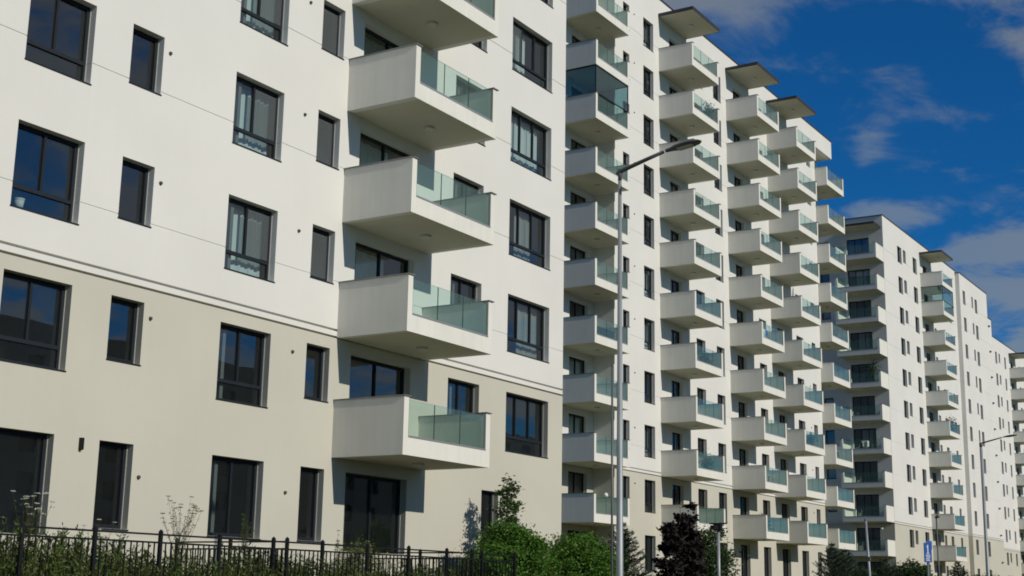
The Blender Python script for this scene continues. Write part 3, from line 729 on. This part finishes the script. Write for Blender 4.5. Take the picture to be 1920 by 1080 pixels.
def leaves_mesh(name, P, size, m_, seed, flat=.5, asp=.5, axis=None, jit=.35):
    """P: (n,3) leaf bases; each leaf a folded pair of triangles"""
    rg = np.random.default_rng(seed); n = len(P)
    d = rg.normal(size=(n, 3)); d[:, 2] *= flat
    if axis is not None: d = axis + d*jit
    d /= np.linalg.norm(d, axis=1)[:, None]+1e-9
    q = rg.normal(size=(n, 3)); s = np.cross(d, q); s /= np.linalg.norm(s, axis=1)[:, None]+1e-9
    nn = np.cross(d, s)
    L_ = size*(.6+.8*rg.random(n))[:, None]
    tip = P+d*L_; mid = P+d*L_*.45
    a = mid+s*L_*asp*.5+nn*L_*.10; c = mid-s*L_*asp*.5+nn*L_*.10
    V = np.stack([P, a, tip, c], 1).reshape(-1, 3)
    me = bpy.data.meshes.new(name); me.vertices.add(4*n); me.vertices.foreach_set('co', V.ravel().astype(np.float32))
    F = np.arange(4*n).reshape(n, 4); T = np.stack([F[:, [0, 1, 2]], F[:, [0, 2, 3]]], 1).reshape(-1)
    me.loops.add(6*n); me.loops.foreach_set('vertex_index', T.astype(np.int32)); me.polygons.add(2*n)
    me.polygons.foreach_set('loop_start', np.arange(0, 6*n, 3, dtype=np.int32)); me.polygons.foreach_set('loop_total', np.full(2*n, 3, np.int32))
    me.materials.append(m_); me.update(calc_edges=True); return me
def clumps(rg, c, r, k, lower=-.8, shell=.55):
    out = []
    while len(out) < k:
        v = rg.normal(size=3); v /= np.linalg.norm(v); v *= shell+(1-shell)*rg.random()
        if v[2] < lower: continue
        out.append(np.array(c)+v*np.array(r))
    return np.array(out)
def woody(name, label, cat, loc, H, lobes, nclump, per, csize, leaf, m_, seed, trunk=.05, group=None, flat=.5, asp=.55, clear=.2, bark=None):
    """lobes: list of (centre, radii, share); trunk with limbs running to the clumps, leaves gathered in them"""
    rg = np.random.default_rng(seed); o = thing(name, label, cat, loc, group=group)
    cl = np.concatenate([clumps(rg, c, r, max(3, int(nclump*s))) for c, r, s in lobes])
    b = MB(); top = max(c[2]+r[2]*.6 for c, r, s in lobes)
    tp = [(0, 0, -.1)]; k = 6
    for i in range(1, k+1): tp.append((rg.normal()*.03*H*.3, rg.normal()*.03*H*.3, top*i/k))
    b.tube(tp, [trunk*(1-.85*i/k) for i in range(k+1)], 8)
    for p in cl[::2]:
        z = max(clear*H, min(p[2]-.25*np.hypot(p[0], p[1])-.1, top*.95)); j = min(k-1, int(z/top*k)); s_ = Vector(tp[j]).lerp(Vector(tp[j+1]), (z/top*k)-j)
        mid = s_.lerp(Vector(p), .5)+Vector((0, 0, .06*H*.3)); b.tube([s_, mid, Vector(p)], [trunk*.3, trunk*.18, trunk*.06], 5, cap=False)
    link('trunk', b.mesh('trunk', bark or BARK, smooth=True), o)
    pts = []
    for p in cl:
        n = int(per*(.5+rg.random())); s_ = csize*(.6+.8*rg.random())
        pts.append(p+rg.normal(size=(n, 3))*np.array([s_, s_, s_*.6]))
    P = np.concatenate(pts)
    P = P[P[:, 2] > .02]
    link('crown', leaves_mesh('crown', P, leaf, m_, seed+1, flat, asp), o)
    return o
GZ = ZG
for a_ in PLANTS: plant(*a_)
COLX = (60.55, 70.05, 80.1, 87.25, 97.0); COLY = (35.1, 33.85, 33.85, 33.85, 35.1)
ORD = ('lowest', 'second', 'third', 'fourth', 'fifth', 'sixth', 'seventh', 'eighth', 'ninth', 'topmost'); CN = ('leftmost', 'second', 'middle', 'fourth', 'rightmost')
for i, (c_, n_, kd, dx, dy) in enumerate(((1, 1, 'p', 2.9, -1.5), (1, 6, 't', 2.2, -1.3), (2, 4, 'r', 2.4, -1.3), (2, 7, 'c', 2.9, -1.4), (3, 2, 'p', 2.6, -1.6), (3, 6, 'c', 2.7, -1.3), (3, 8, 'r', 2.5, -1.2), (2, 1, 't', 2.8, -1.3), (4, 5, 'p', 2.6, -1.2), (4, 2, 'c', 2.4, -1.3), (1, 8, 'p', 3.2, -1.7), (0, 5, 'c', 1.5, -1.5))):
    loc = (COLX[c_]+dx, COLY[c_]+dy, 3.745+3*n_); w_ = '%s level, %s balcony column of second block' % (ORD[n_], CN[c_])
    if kd == 'p': plant('potted_plant', 'potted plant behind glass, '+w_, loc, 1.0+.1*(i % 4), .17, 70+i)
    elif kd == 'c': chair(loc, .5*i, 'dark chair behind glass, '+w_, 'balcony chairs')
    elif kd == 't':
        o = thing('balcony_table', 'small round table behind glass, '+w_, 'table', loc)
        link('table_top', MB().tube([(0, 0, .70), (0, 0, .73)], [.38, .38], 20).mesh('table_top', POTM), o); link('leg', MB().tube([(0, 0, 0), (0, 0, .02), (0, 0, .03), (0, 0, .70)], [.22, .22, .03, .03], 12).mesh('leg', BLACK), o)
    else:
        o = thing('drying_rack', 'drying rack with hung cloths behind glass, '+w_, 'drying rack', loc)
        link('rods', MB().box(-.8, .8, -.25, -.235, 1.0, 1.015).box(-.8, .8, .235, .25, 1.0, 1.015).box(-.8, -.785, -.235, .235, 1.0, 1.015).box(.785, .8, -.235, .235, 1.0, 1.015).mesh('rods', POTM), o)
        link('legs_frame', MB().tube([(-.75, -.3, 0), (-.75, .24, 1.0)], .012, 5).tube([(.75, -.3, 0), (.75, .24, 1.0)], .012, 5).tube([(-.75, .3, 0), (-.75, -.24, 1.0)], .012, 5).tube([(.75, .3, 0), (.75, -.24, 1.0)], .012, 5).mesh('legs_frame', POTM), o)
        for q, (xa, xb, zz) in enumerate(((-.7, -.3, .45), (-.22, .1, .6), (.2, .62, .4))):
            link('cloth', MB().box(xa, xb, -.262, -.252, zz, 1.0).mesh('cloth', (SW, BLUE, CURTD)[q]), o)
woody('green_shrub', 'large bright green leafy bush right of the slender sapling', 'bush', (31.9, 19.9, GZ), 2.4, [((0, 0, 1.0), (1.0, .9, 1.05), .5), ((-1.0, -.2, .7), (.7, .7, .8), .2), ((.9, .1, .85), (.9, .8, 1.0), .3)], 260, 170, .15, .085, LEAF_B, 11, .04)
woody('green_shrub', 'rounded bright green bush at the corner of the nearest block, left of the tall lamp', 'bush', (35.0, 19.6, GZ), 2.0, [((0, 0, .85), (1.35, 1.0, 1.1), .6), ((1.3, .2, .6), (1.0, .8, .9), .4)], 260, 170, .15, .08, LEAF_B, 12, .04)
woody('slender_sapling', 'slender young tree with sparse leaves in front of the beige wall corner', 'tree', (32.7, 20.5, GZ), 3.4, [((0, 0, 2.5), (.32, .32, .9), .8), ((.22, 0, 2.8), (.3, .3, .5), .2)], 56, 28, .075, .10, LEAF_S, 13, .022, clear=.35)
woody('plum_tree', 'dark purple leaved tree in front of the second block', 'tree', (43.3, 20.2, GZ), 3.5, [((0, 0, 1.3), (.8, .8, 1.15), .46), ((.1, 0, 2.85), (.5, .45, .6), .12), ((-.95, 0, 1.1), (.3, .3, .25), .05), ((.8, 0, 2.3), (.45, .4, .45), .12), ((-.5, 0, 2.2), (.45, .45, .5), .11), ((-.95, 0, 2.45), (.16, .16, .08), .02), ((.85, 0, 1.2), (.5, .5, .7), .12)], 90, 62, .085, .17, LEAF_D, 14, .06, asp=.62)
woody('green_tree', 'green leafy tree behind the pole right of the purple tree', 'tree', (48.2, 21.5, GZ), 3.0, [((0, 0, 1.5), (1.1, 1.0, 1.2), .8), ((.7, 0, 1.0), (.9, .9, .8), .2)], 90, 90, .2, .11, LEAF_G, 15, .06)
woody('yellow_green_bush', 'yellow-green flowering bush behind the bar fence below the lowest balcony', 'bush', (24.6, 19.3, GZ), 1.3, [((0, 0, .62), (.62, .5, .72), 1)], 60, 90, .12, .06, LEAF_Y, 16, .02, asp=.35)
woody('round_tree', 'small round dark green tree below the blue sign', 'tree', (69.7, 20.0, GZ), 2.3, [((0, 0, 1.1), (.95, .95, 1.0), 1)], 130, 110, .18, .12, LEAF_G, 17, .05)
woody('broad_shrub', 'low dark green shrub spreading behind the thin pale mast', 'bush', (65.0, 21.0, GZ), 1.7, [((0, 0, .8), (1.6, 1.1, .8), 1)], 80, 80, .2, .12, LEAF_G, 18, .04)
woody('green_shrub', 'dark green shrub below the far street lamp', 'bush', (86.5, 20.5, GZ), 1.9, [((0, 0, .9), (1.3, 1.0, .95), 1)], 60, 70, .2, .13, LEAF_G, 19, .04)
woody('green_shrub', 'low green shrub at the foot of the second block, right of the small conifer', 'bush', (44.0, 25.5, GZ), 1.2, [((0, 0, .55), (1.9, .8, .55), 1)], 60, 70, .16, .09, LEAF_G, 20, .03)

def conifer(label, loc, H, rad, seed, tiers=13, group=None, cat='tree', name='conifer_tree'):
    rg = np.random.default_rng(seed); o = thing(name, label, cat, loc, group=group)
    link('trunk', MB().tube([(0, 0, -.1), (0, 0, H*.5), (.01, 0, H)], [.05*H/2.5, .03*H/2.5, .006], 8).mesh('trunk', BARK, smooth=True), o)
    b = MB(); P = []; A = []
    for i in range(tiers):
        z = H*(.10+.88*(i/tiers)); rr_ = rad*(1-(i/tiers)**1.3)*(.85+.3*rg.random()); nb = 9 if i < tiers*.7 else 6
        for k in range(nb):
            a = 2*math.pi*(k+rg.random()*.6)/nb+i; L_ = rr_*(.75+.4*rg.random()); dz = L_*(.35+.35*rg.random())
            s_ = np.array([0, 0, z]); e = np.array([L_*math.cos(a), L_*math.sin(a), z+dz]); md = (s_+e)/2-np.array([0, 0, .06*L_])
            b.tube([tuple(s_), tuple(md), tuple(e)], [.012, .008, .004], 4, cap=False)
            n = int(90*L_/rad+20); t = rg.random(n)**.8
            base = s_*((1-t)**2)[:, None]+2*md*((1-t)*t)[:, None]+e*(t**2)[:, None]
            base = base+rg.normal(size=(n, 3))*.035*(1.1-t)[:, None]
            P.append(base); dd = (e-s_)/np.linalg.norm(e-s_); A.append(np.tile(dd, (n, 1)))
    link('branches', b.mesh('branches', BARK), o)['kind'] = 'stuff'
    link('crown', leaves_mesh('crown', np.concatenate(P), .10, LEAF_C, seed, 1, .16, np.concatenate(A), .55), o)
    return o
conifer('small dark spruce just right of the tall near lamp', (38.6, 20.0, GZ), 2.55, .95, 31)
conifer('dark pointed pine at the foot of the second block, taller of the pair', (58.0, 20.0, GZ), 2.65, 1.05, 32, group='pines before the second block')
conifer('dark pine right of the pointed one, partly before the shaded balconies', (61.5, 20.6, GZ), 2.5, 1.2, 33, group='pines before the second block')
conifer('small dark pine between the blue sign and the far street lamp', (78.6, 20.0, GZ), 2.45, 1.0, 34)
conifer('dark pine below the thin pale mast', (62.9, 19.3, GZ), 2.1, 1.1, 35, group='pines before the second block')

# weeds along the fence: uncountable stems and blades
def weeds():
    rg = np.random.default_rng(41); b = MB(); P = []; Q = []; AX = []
    for i in range(5600):
        x = rg.uniform(12.5, 33.5); y = rg.uniform(18.62, 21.4) if rg.random() < .9 else rg.uniform(17.6, 18.4)
        pv = .5+.5*math.sin(x*1.7+1)*math.sin(y*1.3+x*.6)
        if rg.random() < .35*(1-pv): continue
        hgt = rg.uniform(.3, .74+.40*pv)*(.8 if y < 18.45 else 1)*(1.15 if x < 19 else 1.0)*(1 if y < 20.5 else .8)*(1 if x < 26 else .9)
        if rg.random() < .06: hgt *= 1.2
        n = 6; lean = rg.normal(size=2)*.12
        p0 = np.array([x, y, GZ-.05]); e = p0+np.array([lean[0]*hgt, lean[1]*hgt, hgt])
        b.tube([tuple(p0), tuple((p0+e)/2+np.array([lean[1]*.1, lean[0]*.1, 0])), tuple(e)], [.006, .004, .002], 3, cap=False)
        k = int(30*hgt); t = rg.random(k); P.append(p0+(e-p0)*t[:, None]+rg.normal(size=(k, 3))*.02)
        AX.append(np.stack([rg.normal(size=k)*.6, rg.normal(size=k)*.6, np.full(k, .7)], 1))
    return b, np.concatenate(P), np.concatenate(AX)
b, P, AX = weeds()
o = link('tall_weeds', leaves_mesh('tall_weeds', P, .095, WEED, 42, 1, .30, AX, .45), None, kind='stuff')
o['label'] = 'tall tangled weeds growing through the bar fence at the bottom'
link('weed_stems', b.mesh('weed_stems', WEEDR), o)
def umbel(label, x, y, H, seed, heads, spread, m_=FLOW, leaf=None, group=None, name='wild_carrot'):
    rg = np.random.default_rng(seed); o = thing(name, label, 'wild plant', (x, y, GZ), group=group); b = MB(); F = []; P = []
    b.tube([(0, 0, -.05), (.01, 0, H*.4), (0, .01, H*.62)], [.010, .008, .006], 5)
    for i in range(heads):
        a = rg.random()*6.283; r_ = spread*rg.random()**.5; e = Vector((r_*math.cos(a), r_*math.sin(a), H*(.72+.28*rg.random())))
        s_ = Vector((0, 0, H*(.25+.4*rg.random()))); b.tube([s_, s_.lerp(e, .5)+Vector((0, 0, -.03)), e], [.005, .004, .002], 4, cap=False)
        k = 40; q = rg.random(k)**.5*.045; t = rg.random(k)*6.283
        F.append(np.stack([e.x+q*np.cos(t), e.y+q*np.sin(t), e.z+.012-q*q*4], 1))
        n = 14; tt = rg.random(n); P.append(np.array(s_)+(np.array(e)-np.array(s_))*tt[:, None]+rg.normal(size=(n, 3))*.015)
    link('stem', b.mesh('stem', WEEDR), o)
    link('flower_heads', leaves_mesh('flower_heads', np.concatenate(F), .016, m_, seed, .4, .9), o)['kind'] = 'stuff'
    link('foliage', leaves_mesh('foliage', np.concatenate(P), .05, leaf or WEED, seed+1, 1, .3), o)['kind'] = 'stuff'
umbel('wild carrot with white heads before the dark garden door, far left', 15.35, 18.9, 1.75, 51, 16, .36, group='wild carrots by the fence')
umbel('wild carrot with one white head before the narrow ground floor window', 17.75, 19.9, 1.42, 52, 5, .30, group='wild carrots by the fence')
umbel('small wild carrot just right of the dark garden door', 16.35, 19.0, 1.42, 53, 5, .22, group='wild carrots by the fence')
umbel('wispy seeding weed against the beige wall between two ground floor windows', 19.55, 19.7, 1.95, 54, 26, .48, m_=WEEDR, name='wispy_weed')
umbel('tall dark green weed in front of the wide ground floor window', 21.05, 19.4, 1.75, 55, 16, .14, m_=LEAF_S, leaf=LEAF_S, name='tall_weed')
umbel('single upright weed spike left of the yellow-green bush', 23.85, 19.3, 1.5, 56, 6, .05, m_=WEED, leaf=LEAF_Y, name='tall_weed')
umbel('green weed at the foot of the sapling shadow on the beige wall', 28.9, 19.3, 1.35, 57, 16, .18, m_=LEAF_S, leaf=LEAF_S, name='tall_weed')
